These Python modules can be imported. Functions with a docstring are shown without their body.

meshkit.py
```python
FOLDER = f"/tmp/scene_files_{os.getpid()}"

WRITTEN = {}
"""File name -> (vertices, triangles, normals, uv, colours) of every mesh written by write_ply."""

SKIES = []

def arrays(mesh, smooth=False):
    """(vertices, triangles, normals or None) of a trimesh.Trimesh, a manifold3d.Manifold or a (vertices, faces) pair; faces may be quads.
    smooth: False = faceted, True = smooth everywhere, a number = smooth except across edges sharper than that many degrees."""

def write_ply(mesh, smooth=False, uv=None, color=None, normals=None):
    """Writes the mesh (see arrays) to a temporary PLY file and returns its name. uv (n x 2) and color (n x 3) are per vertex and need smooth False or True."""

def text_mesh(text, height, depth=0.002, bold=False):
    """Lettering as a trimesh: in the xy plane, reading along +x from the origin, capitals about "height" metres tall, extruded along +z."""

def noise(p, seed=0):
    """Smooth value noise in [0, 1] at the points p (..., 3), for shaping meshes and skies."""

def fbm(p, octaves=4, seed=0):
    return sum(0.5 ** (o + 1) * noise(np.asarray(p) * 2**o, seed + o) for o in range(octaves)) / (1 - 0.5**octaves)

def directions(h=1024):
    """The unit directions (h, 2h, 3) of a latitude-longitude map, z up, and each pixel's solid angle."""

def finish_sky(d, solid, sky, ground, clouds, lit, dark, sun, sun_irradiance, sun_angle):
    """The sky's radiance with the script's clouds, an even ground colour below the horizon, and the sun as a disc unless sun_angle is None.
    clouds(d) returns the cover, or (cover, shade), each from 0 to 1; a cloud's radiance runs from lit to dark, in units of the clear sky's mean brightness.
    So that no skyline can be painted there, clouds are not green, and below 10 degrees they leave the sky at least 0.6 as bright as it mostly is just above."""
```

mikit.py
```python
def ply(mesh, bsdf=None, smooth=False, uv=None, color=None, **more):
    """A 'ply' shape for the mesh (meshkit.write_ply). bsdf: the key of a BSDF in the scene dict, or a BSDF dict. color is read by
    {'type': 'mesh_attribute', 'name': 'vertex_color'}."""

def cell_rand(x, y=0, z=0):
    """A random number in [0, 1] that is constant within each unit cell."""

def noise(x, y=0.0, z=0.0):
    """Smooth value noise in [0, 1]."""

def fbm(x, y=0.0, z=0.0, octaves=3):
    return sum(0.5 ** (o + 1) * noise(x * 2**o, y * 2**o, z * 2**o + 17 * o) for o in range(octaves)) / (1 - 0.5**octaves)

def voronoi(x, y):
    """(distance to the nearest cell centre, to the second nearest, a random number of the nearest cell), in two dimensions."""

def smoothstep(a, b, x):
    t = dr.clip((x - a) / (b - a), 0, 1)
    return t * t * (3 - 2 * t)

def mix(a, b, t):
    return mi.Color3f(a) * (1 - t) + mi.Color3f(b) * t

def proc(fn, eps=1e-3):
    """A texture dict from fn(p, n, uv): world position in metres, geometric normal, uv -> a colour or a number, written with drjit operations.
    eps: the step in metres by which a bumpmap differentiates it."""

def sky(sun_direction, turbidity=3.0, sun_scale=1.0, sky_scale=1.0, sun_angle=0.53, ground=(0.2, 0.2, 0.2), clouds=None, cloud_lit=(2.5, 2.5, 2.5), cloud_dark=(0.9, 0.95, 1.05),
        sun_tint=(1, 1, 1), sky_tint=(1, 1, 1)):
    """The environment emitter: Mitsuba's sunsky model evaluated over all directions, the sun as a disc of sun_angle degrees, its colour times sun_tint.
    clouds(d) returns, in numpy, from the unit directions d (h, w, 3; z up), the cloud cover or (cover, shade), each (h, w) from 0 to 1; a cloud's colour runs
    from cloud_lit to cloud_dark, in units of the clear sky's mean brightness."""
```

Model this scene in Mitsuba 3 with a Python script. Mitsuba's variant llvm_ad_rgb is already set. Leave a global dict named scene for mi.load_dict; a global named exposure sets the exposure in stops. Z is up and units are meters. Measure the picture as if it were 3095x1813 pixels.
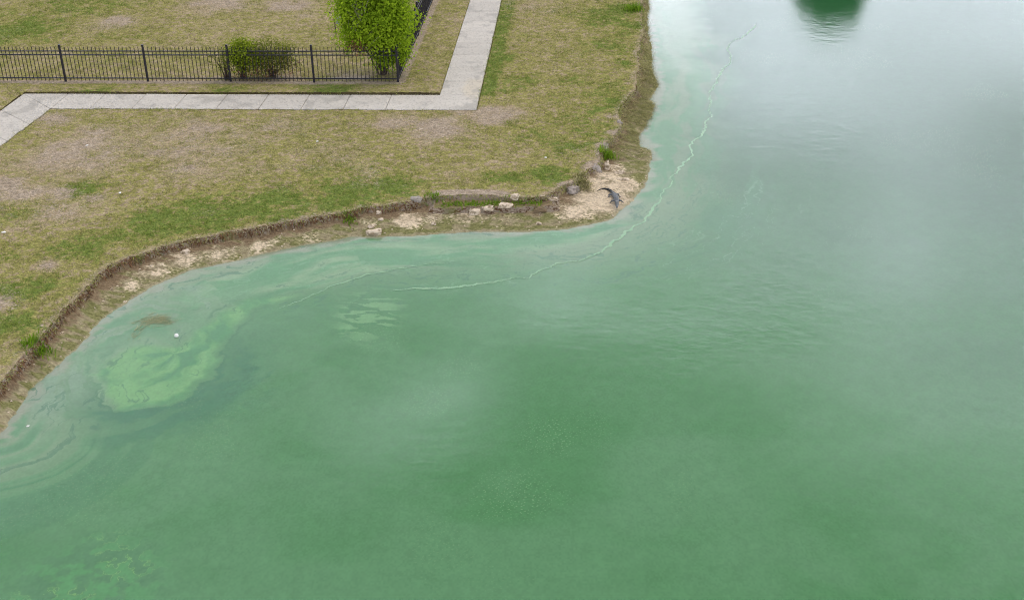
import math
import numpy as np, trimesh, shapely
import manifold3d as m3
from scipy.spatial import cKDTree
import drjit as dr
import mitsuba as mi
import mikit, meshkit
from mikit import proc, noise, fbm, voronoi, cell_rand, smoothstep, mix

T = mi.ScalarTransform4f
scene, labels = {}, {}
rng = np.random.default_rng(11)

# ------------------------------------------------------------------ camera, sky, exposure
F_PX, PITCH, ROLL, CAM_H = 3643.1, 0.48814, -0.01503, 10.714
_r = np.array([1.0, 0, 0]); _f = np.array([0, math.cos(PITCH), -math.sin(PITCH)]); _u = np.cross(_r, _f)
_up = -math.sin(ROLL) * _r + math.cos(ROLL) * _u
EYE = np.array([0, 0, CAM_H])
scene['camera'] = {'type': 'perspective', 'fov': 2 * math.degrees(math.atan(3095 / 2 / F_PX)), 'fov_axis': 'x',
                   'near_clip': 0.1, 'far_clip': 3000.0,
                   'to_world': T().look_at(origin=EYE.tolist(), target=(EYE + _f).tolist(), up=_up.tolist())}


def sm_(a, b, x):
    t = np.clip((x - a) / (b - a), 0, 1)
    return t * t * (3 - 2 * t)


def clouds(d):
    """an overcast sheet: ragged grey and white cloud, thinner and brighter low down and on the sun's side"""
    el = np.degrees(np.arcsin(np.clip(d[..., 2], 0, 1)))
    az = np.degrees(np.arctan2(d[..., 0], d[..., 1]))
    p = np.stack([d[..., 0], d[..., 1], d[..., 2] * 0 + 1.3], -1) / (d[..., 2:3] + 0.22)
    n = meshkit.fbm(p * 1.7 + 3.1, 5, 5)
    n2 = meshkit.fbm(p * 0.7 + 9.4, 3, 8)
    thin = sm_(40, 22, el)
    glow = .30 + .70 * np.exp(-((az - 28) / 62) ** 2)
    shade = 0.90 - 0.56 * thin * glow + 1.15 * (n - 0.5) + 0.5 * (n2 - 0.5)
    for a, e, ra, re, k in SOFT_CLOUDS:
        shade = shade - k * np.exp(-((az - a) / ra) ** 2 - ((el - e) / re) ** 2)
    return np.ones_like(el), np.clip(shade, 0, 1)


# single brighter (+) or greyer (-) clouds: azimuth, elevation, half widths, strength
SOFT_CLOUDS = [(18.5, 18.3, 5.5, 2.6, .20), (24, 22, 5, 3, .08), (5.5, 14.6, 3.2, 1.7, .28), (3.5, 18.5, 1.6, 3, .14), (12.5, 17.3, 4.0, 2.6, .38), (21, 13.5, 8, 1.8, .03), (19.5, 24.3, 3.2, 2.6, .34), (24.0, 18.6, 3.5, 2.4, -.16), (2.5, 28.0, 2.2, 1.3, .42),
               (-5.5, 33.5, 4.5, 1.6, .70), (-2.5, 31.5, 2.5, 1.2, .5), (7.8, 18.8, 2.0, 1.4, -.20), (14, 28.5, 4, 3, -.14), (26, 28.5, 4, 3, -.12), (15.5, 20.5, 3, 1.8, -.06), (13.5, 24.5, 2.4, 2.0, .12)]
scene['sky_light'] = mikit.sky((0.35, 0.25, 0.9), turbidity=3.0, sun_scale=0.12, sun_angle=16.0, clouds=clouds,
                               cloud_lit=(6.9, 7.3, 8.2), cloud_dark=(0.90, 0.91, 0.95), ground=(0.2, 0.22, 0.15))
exposure = 2.27

# ------------------------------------------------------------------ layout on the ground (metres)
WATER_Z = -0.32
AZ = 0.05662
P0 = np.array([-3.184, 33.609])                       # fence corner
BU = np.array([math.cos(AZ), -math.sin(AZ)])          # along the fence front, to the right
AV = np.array([math.sin(AZ), math.cos(AZ)])           # away from the camera


def W(u, v):
    return P0 + np.multiply.outer(u, BU) + np.multiply.outer(v, AV)


LEDGE = [(-8.60, 18.06), (-8.57, 18.80), (-8.51, 19.29), (-8.42, 19.90), (-8.31, 20.57), (-8.26, 21.28), (-8.09, 21.93), (-7.77, 22.24), (-7.47, 22.49), (-7.08, 22.86), (-6.67, 23.11), (-5.96, 23.43), (-5.32, 23.66), (-4.91, 23.90), (-4.26, 24.13), (-3.82, 24.27), (-3.27, 24.61), (-2.69, 24.73), (-2.24, 24.91), (-1.90, 25.12), (-1.51, 25.24), (-1.07, 25.29), (-0.19, 25.10), (0.02, 25.02), (0.29, 25.08), (0.55, 25.02), (0.81, 25.05), (1.15, 25.54), (1.29, 25.73), (1.55, 25.92), (1.67, 26.32), (1.83, 26.69), (2.04, 26.81), (2.17, 27.19), (2.25, 27.87), (2.34, 28.32), (2.67, 28.83), (2.82, 29.68), (2.79, 30.63), (3.00, 31.43), (3.30, 32.21), (3.49, 32.67), (3.53, 33.23), (3.81, 34.74), (3.88, 36.02), (4.11, 37.42), (4.37, 39.23), (4.42, 40.18), (4.56, 41.97), (4.72, 42.70),
         (5.1, 48), (5.6, 55.5), (8.7, 60.6), (16, 62.2), (30.3, 60.7), (48.6, 50.4), (60.7, 30), (55.7, 4.7), (40.3, -15.6), (15, -25.7), (-5.3, -20.7), (-12.6, -8.2), (-11.3, 5), (-9.7, 11), (-8.9, 15.5)]
SHORE = [(-8.37, 16.37), (-8.36, 16.66), (-8.34, 17.14), (-8.31, 17.84), (-8.26, 18.08), (-8.18, 18.40), (-8.06, 18.83), (-7.95, 19.21), (-7.89, 19.68), (-7.85, 20.12), (-7.69, 20.62), (-7.42, 21.15), (-7.14, 21.68), (-6.64, 22.31), (-6.25, 22.49), (-5.74, 22.70), (-5.24, 23.00), (-4.63, 23.33), (-4.20, 23.50), (-3.77, 23.65), (-3.46, 23.80), (-2.91, 23.76), (-2.41, 23.81), (-1.97, 23.81), (-1.45, 23.88), (-0.86, 23.96), (-0.08, 23.91), (0.69, 23.97), (1.21, 24.02), (1.77, 24.27), (2.11, 24.41), (2.31, 24.60), (2.51, 25.05), (2.73, 25.40), (2.87, 25.72), (3.00, 26.03), (3.16, 26.43), (3.29, 26.80), (3.39, 27.19), (3.50, 27.79), (3.58, 28.14), (3.56, 28.74), (3.34, 29.03), (3.40, 29.88), (3.64, 30.53), (3.90, 31.36), (4.05, 32.24), (3.98, 32.70), (4.21, 33.34), (4.33, 33.94), (4.38, 34.51), (4.33, 35.45), (4.44, 36.47), (4.54, 37.58), (4.62, 38.55), (4.66, 39.49), (4.75, 40.77), (4.93, 42.06), (5.11, 43.49),
         (5.6, 48), (6.2, 55), (9, 60), (16, 61.5), (30, 60), (48, 50), (60, 30), (55, 5), (40, -15), (15, -25), (-5, -20), (-12, -8), (-10.8, 5), (-9.2, 11), (-8.55, 14.6)]


def resample(poly, step):
    p = np.asarray(poly, float); p = np.vstack([p, p[:1]])
    L = np.linalg.norm(np.diff(p, axis=0), axis=1); s = np.r_[0, np.cumsum(L)]
    t = np.arange(0, s[-1], step)
    return np.stack([np.interp(t, s, p[:, k]) for k in (0, 1)], -1)


def jitter(p, amp, freq, seed):
    q = np.c_[p * freq, p[:, :1] * 0]
    o = np.stack([meshkit.fbm(q, 3, seed) - 0.5, meshkit.fbm(q + 31.7, 3, seed + 5) - 0.5], -1)
    return p + o * 2 * amp


LEDGE = [(x + (.11 if 2 < x < 5 and y > 29.5 else 0), y) for x, y in LEDGE]
ledge_pts = jitter(jitter(resample(LEDGE, 0.03), 0.07, 1.6, 3), 0.035, 7.0, 4)
shore_pts = jitter(jitter(resample(SHORE, 0.03), 0.06, 2.2, 9), .04, 8.0, 12)
pond_top = shapely.Polygon(ledge_pts).buffer(0)       # inside: beyond the lawn's edge
pond = shapely.Polygon(shore_pts).buffer(0)
kd_ledge, kd_shore = cKDTree(ledge_pts), cKDTree(shore_pts)


def edges(xy):
    """(signed distance beyond the lawn's edge, signed distance to the waterline; positive towards the pond)"""
    dl = kd_ledge.query(xy)[0]; dw = kd_shore.query(xy)[0]
    dl = np.where(shapely.contains_xy(pond_top, xy[:, 0], xy[:, 1]), dl, -dl)
    dw = np.where(shapely.contains_xy(pond, xy[:, 0], xy[:, 1]), dw, -dw)
    return dl, dw


def sm(a, b, x):
    t = np.clip((x - a) / (b - a), 0, 1)
    return t * t * (3 - 2 * t)


def f2(xy, k, o=4, seed=0):
    return meshkit.fbm(np.c_[xy * k, xy[:, :1] * 0 + 0.37], o, seed)


def blobs(xy, items):
    w = np.zeros(len(xy))
    for x, y, r, k in items:
        w = np.maximum(w, k * np.exp(-(((xy[:, 0] - x) ** 2 + ((xy[:, 1] - y) * 1.0) ** 2) / r ** 2)))
    return w


# the pavement, in the fence's frame
WALK_V0, WALK_V1, WALK_U0, WALK_U1 = -2.38, -1.10, 1.31, 2.44
DIAG = [W(-10.56, -1.10), W(-9.28, -2.40), W(-9.62, -6.9), W(-10.87, -6.2)]
walk_poly = shapely.union_all([
    shapely.Polygon([W(-10.56, WALK_V0), W(WALK_U1, WALK_V0), W(WALK_U1, WALK_V1), W(-10.56, WALK_V1)]),
    shapely.Polygon([W(WALK_U0, WALK_V0), W(WALK_U1, WALK_V0), W(WALK_U1, 60), W(WALK_U0, 60)])])
# the branch that runs off to the lower left: its two edges seen in the photograph
DL = [np.array([-13.79, 33.13]), np.array([-12.59, 31.71]), np.array([-12.91, 28.9]), np.array([-13.93, 31.66])]
dvec = (DL[2] - DL[1]) / np.linalg.norm(DL[2] - DL[1])
BARE = [(-11, 27.6, 1.8, .62), (-8.2, 28.9, 2.0, .52), (-5, 27.7, 1.6, .42), (-12.6, 24.6, 1.0, .6), (-10.2, 24.6, .7, .5), (-0.5, 30.6, .75, 1), (-1.9, 29.8, .9, .85), (-2.9, 30.2, .8, .8), (-1.2, 31.0, .5, .7), (.1, 31.0, .6, .6), (-11.9, 26.3, 1.0, .8), (-11.2, 25.7, .7, .75), (-10.4, 25.7, .5, .7), (-9.5, 25.5, .45, .6),
        (-10.4, 42.7, 1.6, .75), (-7.9, 42.9, 1.4, .85), (-9.41, 21.93, .33, 1.0), (-12.2, 30.6, .6, .7), (-11, 29.3, 1.0, .55), (-8.6, 29.6, 1.1, .5), (-6.2, 29.7, 1.0, .45), (-6.7, 27.9, 1.0, .4), (-4.3, 28.7, .9, .4), (-13.5, 40.6, 1.4, .5),
        (-9.7, 20.2, .6, .7), (-4.6, 34.1, .7, .8), (-6.6, 34.1, .6, .7), (-2.2, 44, 1.2, .4), (1.0, 42, 1.2, .4), (-4.4, 39, .7, .5), (-9.1, 18.4, .5, .6)]
GREEN = [(3.6, 35, .7, .7), (3.2, 33, .6, .6), (4.1, 39.3, .6, .8), (2.8, 31.5, .7, .6), (2.1, 29, .6, .6), (2.0, 29.6, 1.2, .5), (2.4, 33.2, 1.5, .5), (2.9, 37, 1.5, .5), (3.2, 40.3, 1.6, .55), (0.6, 28.6, 1.5, .35), (0.5, 33.5, 1.2, .3), (-10.6, 22.0, .9, .5), (-9.8, 18.6, .9, .6), (-4.3, 25.8, .9, .6), (-7.6, 24.0, 1.0, .8), (-6.3, 24.6, 1.1, .9), (-5.2, 24.9, 1.1, .9), (-3.6, 25.4, 1.0, 1.0), (-2.7, 25.8, .8, .9), (-8.6, 23.3, .8, .8), (-9.0, 22.6, .8, .7), (-9.4, 21.0, .8, .8), (-9.3, 19.6, .7, .8), (-9.9, 25.9, .6, .9), (-10.8, 24.6, .8, .5), (0.9, 26.4, .7, .9), (0.0, 26.2, .7, .8), (1.5, 28, .9, .4),
         (-16, 40, 1.8, .8), (-15, 43, 2.2, .6), (-12.5, 39, 1.2, .4), (-5, 32.9, 1.1, .7), (-8, 33.1, .7, .6), (-11.5, 33.2, .8, .7), (2.0, 33, 1.0, .4), (2.4, 31.0, .6, .6), (3.6, 38.5, .7, .6), (4.1, 41.5, .8, .8), (-.2, 36, .5, .5)]


def lawn_fields(xy, dl):
    """(green grass, bare soil), each about 0 to 1"""
    u, v = (xy - P0) @ BU, (xy - P0) @ AV
    n1, n2, n3 = f2(xy, 0.55, 4, 21), f2(xy, 1.7, 4, 22), f2(xy, 0.9, 4, 23)
    bare = blobs(xy, BARE) * (.5 + 1.1 * n2) + 1.2 * (n3 - 0.5) + 0.7 * (n2 - 0.5) + .06
    bare = np.maximum(bare, (1 - sm(.10, .26, np.abs(v + .06))) * (u < .1) * (v > -1) * (.55 + .8 * n2))       # trodden strip under the fence
    bare = np.maximum(bare, (1 - sm(.06, .17, np.abs(u - .10))) * (v > -.1) * .9)
    rim = sm(-.34, -.05, dl + .22 * (n2 - .5))                                           # dry soil along the broken edge
    grey = sm(-1.95, -1.75, xy[:, 0]) * (1 - sm(-.05, .1, xy[:, 0])) * sm(24.85, 24.95, xy[:, 1])
    grey = np.maximum(grey, blobs(xy, [(1.42, 25.75, .26, 1.3), (2.0, 26.98, .28, 1.3), (2.28, 28.3, .22, 1), (2.62, 29.2, .2, 1), (2.6, 30.4, .2, 1), (3.35, 33.2, .15, .9)]))
    bare = np.maximum(bare, rim * (.35 + .5 * n3 + .5 * np.clip(grey, 0, 1)))
    bare = np.maximum(bare, np.clip(grey, 0, 1) * sm(-.40, -.28, dl) * 1.0)
    green = blobs(xy, GREEN) * (.4 + 1.3 * n2) + 1.0 * (n1 - .5) + .6 * (n2 - .5) + .2
    green = np.maximum(green, .95 * sm(2.4, 2.5, u) * (1 - sm(2.75, 3.3, u + .5 * (n1 - .5))) * sm(-2, -1, v) * (1 - sm(8, 11, v)) * (.5 + n2))
    return np.clip(green, 0, 1), np.clip(bare, 0, 1)


# ------------------------------------------------------------------ materials
def mat(name, color, rough=0.85, two=True, **more):
    b = {'type': 'principled', 'base_color': proc(color) if callable(color) else {'type': 'rgb', 'value': list(color)}, 'roughness': rough, 'specular': 0.3, **more}
    scene[name] = {'type': 'twosided', 'bsdf': b} if two else b


def diffuse(name, color):
    scene[name] = {'type': 'twosided', 'bsdf': {'type': 'diffuse', 'reflectance': proc(color) if callable(color) else {'type': 'rgb', 'value': list(color)}}}


def c_lawn(p, n, uv):
    green, bare = uv.x, uv.y
    a = fbm(p.x * 9, p.y * 9, 0, 3)
    b = fbm(p.x * 31, p.y * 31, 5, 2)
    k = noise(p.x * 47 + 9 * a, p.y * 43, 3)
    straw = mix((0.26, 0.20, 0.125), (0.47, 0.385, 0.265), b)
    olive = mix((0.165, 0.155, 0.055), (0.35, 0.325, 0.115), b)
    fresh = mix((0.10, 0.145, 0.035), (0.20, 0.25, 0.065), b)
    soil = mix((0.255, 0.20, 0.145), (0.445, 0.37, 0.29), fbm(p.x * 14, p.y * 14, 2, 3))
    c = mix(straw, olive, smoothstep(0.34, 0.62, a * .65 + b * .35 + 0.22 * green - 0.1 * bare))
    c = mix(c, fresh, smoothstep(0.50, 1.05, green * 1.0 + (a - 0.5) * 1.1))
    c = mix(c, soil, smoothstep(0.36, 0.86, bare + (b - 0.5) * 0.8 + (a - 0.5) * 0.7))
    return c * (0.60 + 0.84 * k)


diffuse('m_lawn', c_lawn)


def c_grass(p, n, uv):
    g, k = uv.x, uv.y
    dry = mix((0.26, 0.21, 0.12), (0.54, 0.45, 0.29), k)
    olive = mix((0.155, 0.17, 0.045), (0.41, 0.42, 0.11), k)
    fresh = mix((0.12, 0.18, 0.032), (0.27, 0.34, 0.068), k)
    c = mix(dry, olive, smoothstep(0.15, 0.5, g))
    return mix(c, fresh, smoothstep(0.55, 0.95, g))


diffuse('m_grass', c_grass)


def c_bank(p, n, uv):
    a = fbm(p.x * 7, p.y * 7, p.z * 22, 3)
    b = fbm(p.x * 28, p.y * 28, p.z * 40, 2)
    shaded_earth = mix((0.055, 0.030, 0.016), (0.17, 0.10, 0.055), a)  # brown soil, darkened to stand in for undercut shadow the heightfield cannot cast
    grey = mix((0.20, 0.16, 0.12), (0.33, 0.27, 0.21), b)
    c = mix(shaded_earth, grey, smoothstep(0.52, 0.72, b * 0.6 + a * 0.4 + uv.x * 0.25))
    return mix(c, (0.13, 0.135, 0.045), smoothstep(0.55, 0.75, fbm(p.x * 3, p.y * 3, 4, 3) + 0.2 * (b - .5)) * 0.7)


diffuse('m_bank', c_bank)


diffuse('m_cut', lambda p, n, uv: mix((0.045, 0.032, 0.02), (0.10, 0.085, 0.04), fbm(p.x * 20, p.y * 20, 0, 2)))


def c_beach(p, n, uv):
    sand, t = uv.x, uv.y
    a = fbm(p.x * 5, p.y * 9, 0, 3)
    b = fbm(p.x * 22, p.y * 34, 3, 2)
    k = noise(p.x * 45, p.y * 52, 9)
    mud = mix((0.18, 0.15, 0.085), (0.39, 0.34, 0.215), b)
    moss = mix((0.12, 0.12, 0.045), (0.26, 0.25, 0.11), b)
    pale = mix((0.44, 0.355, 0.25), (0.70, 0.585, 0.43), smoothstep(.2, .8, a * 0.4 + b * 0.6))
    c = mix(mud, moss, smoothstep(0.42, 0.62, a + 0.25 * (t - 0.5)))
    c = mix(c, pale, smoothstep(0.34, 0.78, sand + (b - 0.5) * 0.45 + (a - 0.5) * 0.6))
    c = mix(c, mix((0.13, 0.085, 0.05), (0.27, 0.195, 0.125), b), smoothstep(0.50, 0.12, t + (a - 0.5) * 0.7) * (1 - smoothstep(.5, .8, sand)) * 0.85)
    c = mix(c, (0.36, 0.325, 0.215), smoothstep(0.90, 0.99, t + (b - 0.5) * 0.1) * 0.75)
    return c * (0.82 + 0.36 * k)


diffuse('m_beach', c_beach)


def c_slab(p, n, uv):
    a = fbm(p.x * 1.3, p.y * 5.5, 0, 4)
    b = fbm(p.x * 30, p.y * 30, 0, 2)
    st = smoothstep(0.56, 0.72, fbm(p.x * 2.2, p.y * 2.2, 8, 4))
    k = cell_rand(uv.x * 97, 1, 2)
    c = mix((0.51, 0.48, 0.435), (0.635, 0.60, 0.55), a * 0.7 + b * 0.3)
    q = dr.sqrt(dr.square((p.x + 1.0) * 2.2) + dr.square(p.y - 32.9))
    c = mix(c, (0.58, 0.52, 0.42), smoothstep(1.1, .5, q + .9 * (fbm(p.x * 3, p.y * 3, 4, 3) - .5)) * .7)
    c = mix(c, (0.36, 0.345, 0.315), st * 0.5)
    c = mix(c, (0.30, 0.28, 0.24), smoothstep(0.66, 0.76, noise(p.x * 26, p.y * 26, 1)) * 0.35)
    return c * (0.95 + 0.1 * k)


diffuse('m_slab', c_slab)
mat('m_fence', lambda p, n, uv: mix((0.016, 0.015, 0.021), (0.032, 0.030, 0.041), fbm(p.x * 9, p.y * 9, p.z * 9, 2)), 0.38)

# --- pond water: cloudy green, with stirred-up silt by the bank and drifting algae
SHORE_C = [SHORE[i] for i in (0, 4, 9, 11, 13, 16, 20, 25, 28, 31, 34, 37, 41, 43, 46, 50, 54, 58, 59)]
SWIRL = [(-4.88, 20.57), (-5.23, 19.17), (-5.10, 18.58), (-5.37, 17.77), (-5.71, 17.14), (-6.39, 17.13), (-6.62, 16.98), (-7.01, 17.36), (-7.40, 18.10), (-7.39, 18.65), (-7.03, 19.22), (-6.43, 19.20), (-6.13, 19.19), (-5.73, 20.11), (-5.28, 21.00), (-4.37, 21.32), (-4.03, 21.22)]
FILM = [(-5.0, 21.2), (-4.3, 21.35), (-3.6, 21.55), (-3.04, 22.0), (-1.9, 22.45), (-.6, 22.75), (.6, 23.0), (1.6, 23.35), (2.3, 24.1), (1.2, 23.9), (-.1, 23.7), (-1.9, 23.6), (-3.0, 23.5), (-4.2, 23.2), (-5.2, 22.6), (-6.2, 21.8), (-6.8, 20.9), (-6.2, 20.6)]
PALE = [(4.9, 35.5), (5.5, 35.2), (6.0, 37.0), (6.1, 38.6), (6.9, 40.0), (7.2, 42.5), (6.6, 46), (5.5, 46), (4.9, 41), (4.6, 37)]


FLECKS = [(-1.45, 17.2, .75), (-2.6, 19.4, .8), (.5, 16.1, .8), (.1, 14.6, .9), (-1.0, 18.3, .7)]


def d_line(x, y, pts, closed=False):
    """(distance to the polyline, inside or not, distance along it)"""
    best, inside, along, run_ = mi.Float(1e9), mi.Bool(False), mi.Float(0), 0.0
    q = pts + pts[:1] if closed else pts
    for (ax, ay), (bx, by) in zip(q[:-1], q[1:]):
        dx, dy = bx - ax, by - ay
        t = dr.clip(((x - ax) * dx + (y - ay) * dy) / (dx * dx + dy * dy), 0, 1)
        e = dr.square(x - ax - t * dx) + dr.square(y - ay - t * dy)
        along = dr.select(e < best, run_ + t * math.hypot(dx, dy), along)
        best = dr.minimum(best, e)
        run_ += math.hypot(dx, dy)
        if closed and abs(dy) > 1e-9:
            inside ^= ((ay > y) != (by > y)) & (x < dx * (y - ay) / dy + ax)
    return dr.sqrt(best), inside, along


def sd_poly(x, y, pts):
    d, i, _ = d_line(x, y, pts, True)
    return dr.select(i, -d, d)


def c_water(p, n, uv):
    x, y = mi.Float(p.x), mi.Float(p.y)
    w1, w2 = fbm(x * .55, y * .55, 1, 3) - .5, fbm(x * .55, y * .55, 7, 3) - .5
    wx, wy = x + 1.3 * w1, y + 1.3 * w2
    f1, f2_ = fbm(x * 3.1, y * 4.2, 2, 3) - .5, fbm(x * 3.1, y * 4.2, 9, 3) - .5
    jx, jy = x + .34 * f1 + .25 * w1, y + .30 * f2_ + .25 * w2
    d, _, s = d_line(x, y, SHORE_C)
    big = fbm(wx * .42, wy * .6, 3, 4)
    streak = fbm(s * .55 + .6 * w1, d * 2.6 + 2.2 * w2, 5, 4)
    # the eddy in the cove winds the films into arcs
    ex, ey = x + 6.15, (y - 18.9) * .85
    er = dr.sqrt(ex * ex + ey * ey) + 1e-4
    arcs = fbm(er * 3.0 + 2.6 * w1 + .9 * f1 + 1.3 * ex / er, ex / er * .9 + 1.0 * w2, ey / er * .9 + er * .4, 4)
    streak = dr.lerp(streak, arcs, smoothstep(2.9, 1.7, er))
    thread = fbm(s * 1.1 + .8 * w2, d * 5.5 + 3.0 * w1 + 2 * f1, 15, 3)
    c = mix((0.071, 0.213, 0.082), (0.098, 0.240, 0.112), smoothstep(.3, .7, big))
    # fewer algae in suspension out in the open water, away from the bay
    c = mix(c, (0.026, 0.098, 0.042), smoothstep(1.0, 13.0, x * .75 + (y - 20) * .55 + 4 * (big - .5)) * .95)
    dd = d + 1.6 * (big - .5) + .9 * (streak - .5)
    c = mix(c, mix((0.110, 0.265, 0.128), (0.200, 0.295, 0.178), smoothstep(.40, .60, streak)), (1 - smoothstep(.3, 2.8, dd)) * .9)
    c = mix(c, (0.062, 0.190, 0.088), (1 - smoothstep(.34, .44, streak)) * smoothstep(.25, .7, d) * (1 - smoothstep(2.2, 3.6, d)) * smoothstep(29, 26, y) * .6)
    film = sd_poly(jx, jy, FILM)
    c = mix(c, mix((0.095, 0.265, 0.118), (0.215, 0.350, 0.192), smoothstep(.38, .62, big * .25 + streak * .75)), (1 - smoothstep(-.25, .06, film)) * .85)
    swirl = sd_poly(jx, jy, SWIRL)
    c = mix(c, (0.165, 0.300, 0.165), smoothstep(.75, .05, swirl + .5 * (arcs - .5)) * smoothstep(.5, -.7, ex - .5 * ey) * .65)
    c = mix(c, mix((0.088, 0.275, 0.103), (0.150, 0.340, 0.133), smoothstep(.36, .62, streak)), (1 - smoothstep(-.22, .02, swirl + .22 * (streak - .5))) * (.72 + .28 * smoothstep(.38, .56, streak)))
    c = mix(c, (0.050, 0.170, 0.080), smoothstep(.0, .04, swirl) * smoothstep(1.3, .1, swirl + .6 * (arcs - .5)) * smoothstep(.6, -.6, ey - .5 * ex) * .55)
    lane = smoothstep(2.9, 2.2, er)
    c = mix(c, (0.185, 0.305, 0.20), smoothstep(.50, .60, arcs) * lane * smoothstep(.1, -1.2, ex - .6 * ey) * smoothstep(0, .2, swirl) * .7)
    c = mix(c, (0.046, 0.165, 0.088), (1 - smoothstep(.36, .48, arcs)) * smoothstep(2.9, 1.5, er) * smoothstep(0, .08, swirl) * smoothstep(.5, -.6, ey) * .65)
    c = mix(c, (0.060, 0.20, 0.105), (1 - smoothstep(.36, .44, arcs)) * (1 - smoothstep(-.3, .0, swirl)) * .35)
    c = mix(c, (0.045, 0.155, 0.075), smoothstep(.0, .03, swirl) * (1 - smoothstep(.03, .10, swirl)) * smoothstep(.45, .6, big + .3 * f1) * .55)
    c = mix(c, (0.045, 0.16, 0.085), smoothstep(.0, .02, film) * (1 - smoothstep(.02, .07, film)) * smoothstep(.5, .62, big + .5 * f2_) * .5)
    pale = sd_poly(jx, jy, PALE)
    c = mix(c, (0.26, 0.36, 0.26), (1 - smoothstep(-.9, .35, pale + .8 * (big - .5))) * .75)
    c = mix(c, mix((0.33, 0.325, 0.25), (0.22, 0.28, 0.19), streak), (1 - smoothstep(.02, .30, d + .5 * f1)) * .85)
    # dark clear leads between drifting films, and pale threads where a film has folded
    c = mix(c, (0.042, 0.15, 0.085), (1 - smoothstep(.012, .040, dr.abs(thread - .5))) * smoothstep(.50, .60, streak) * (1 - smoothstep(2.2, 3.6, d)) * smoothstep(28, 25, y) * .55)
    c = mix(c, (0.22, 0.40, 0.24), (1 - smoothstep(.006, .022, dr.abs(thread - .57))) * smoothstep(.55, .47, streak) * (1 - smoothstep(2.5, 4.5, d)) * smoothstep(28, 25, y) * smoothstep(19.5, 21.5, y) * .28)
    # colonies of algae: small pale flecks gathered in drifts
    v1, _, k1 = voronoi(x * 15 + 2 * f1, y * 15)
    drift = smoothstep(.60, .74, fbm(x * .8 + 3, y * .55, 11, 4)) * .5
    for bx_, by_, br_ in FLECKS:
        drift = dr.maximum(drift, smoothstep(br_, br_ * .3, dr.sqrt(dr.square(jx - bx_) + dr.square(jy - by_)) + .5 * br_ * (streak - .5)))
    c = mix(c, (0.19, 0.37, 0.17), (1 - smoothstep(.06, .12 + .16 * k1, v1)) * drift * .6)
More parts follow.
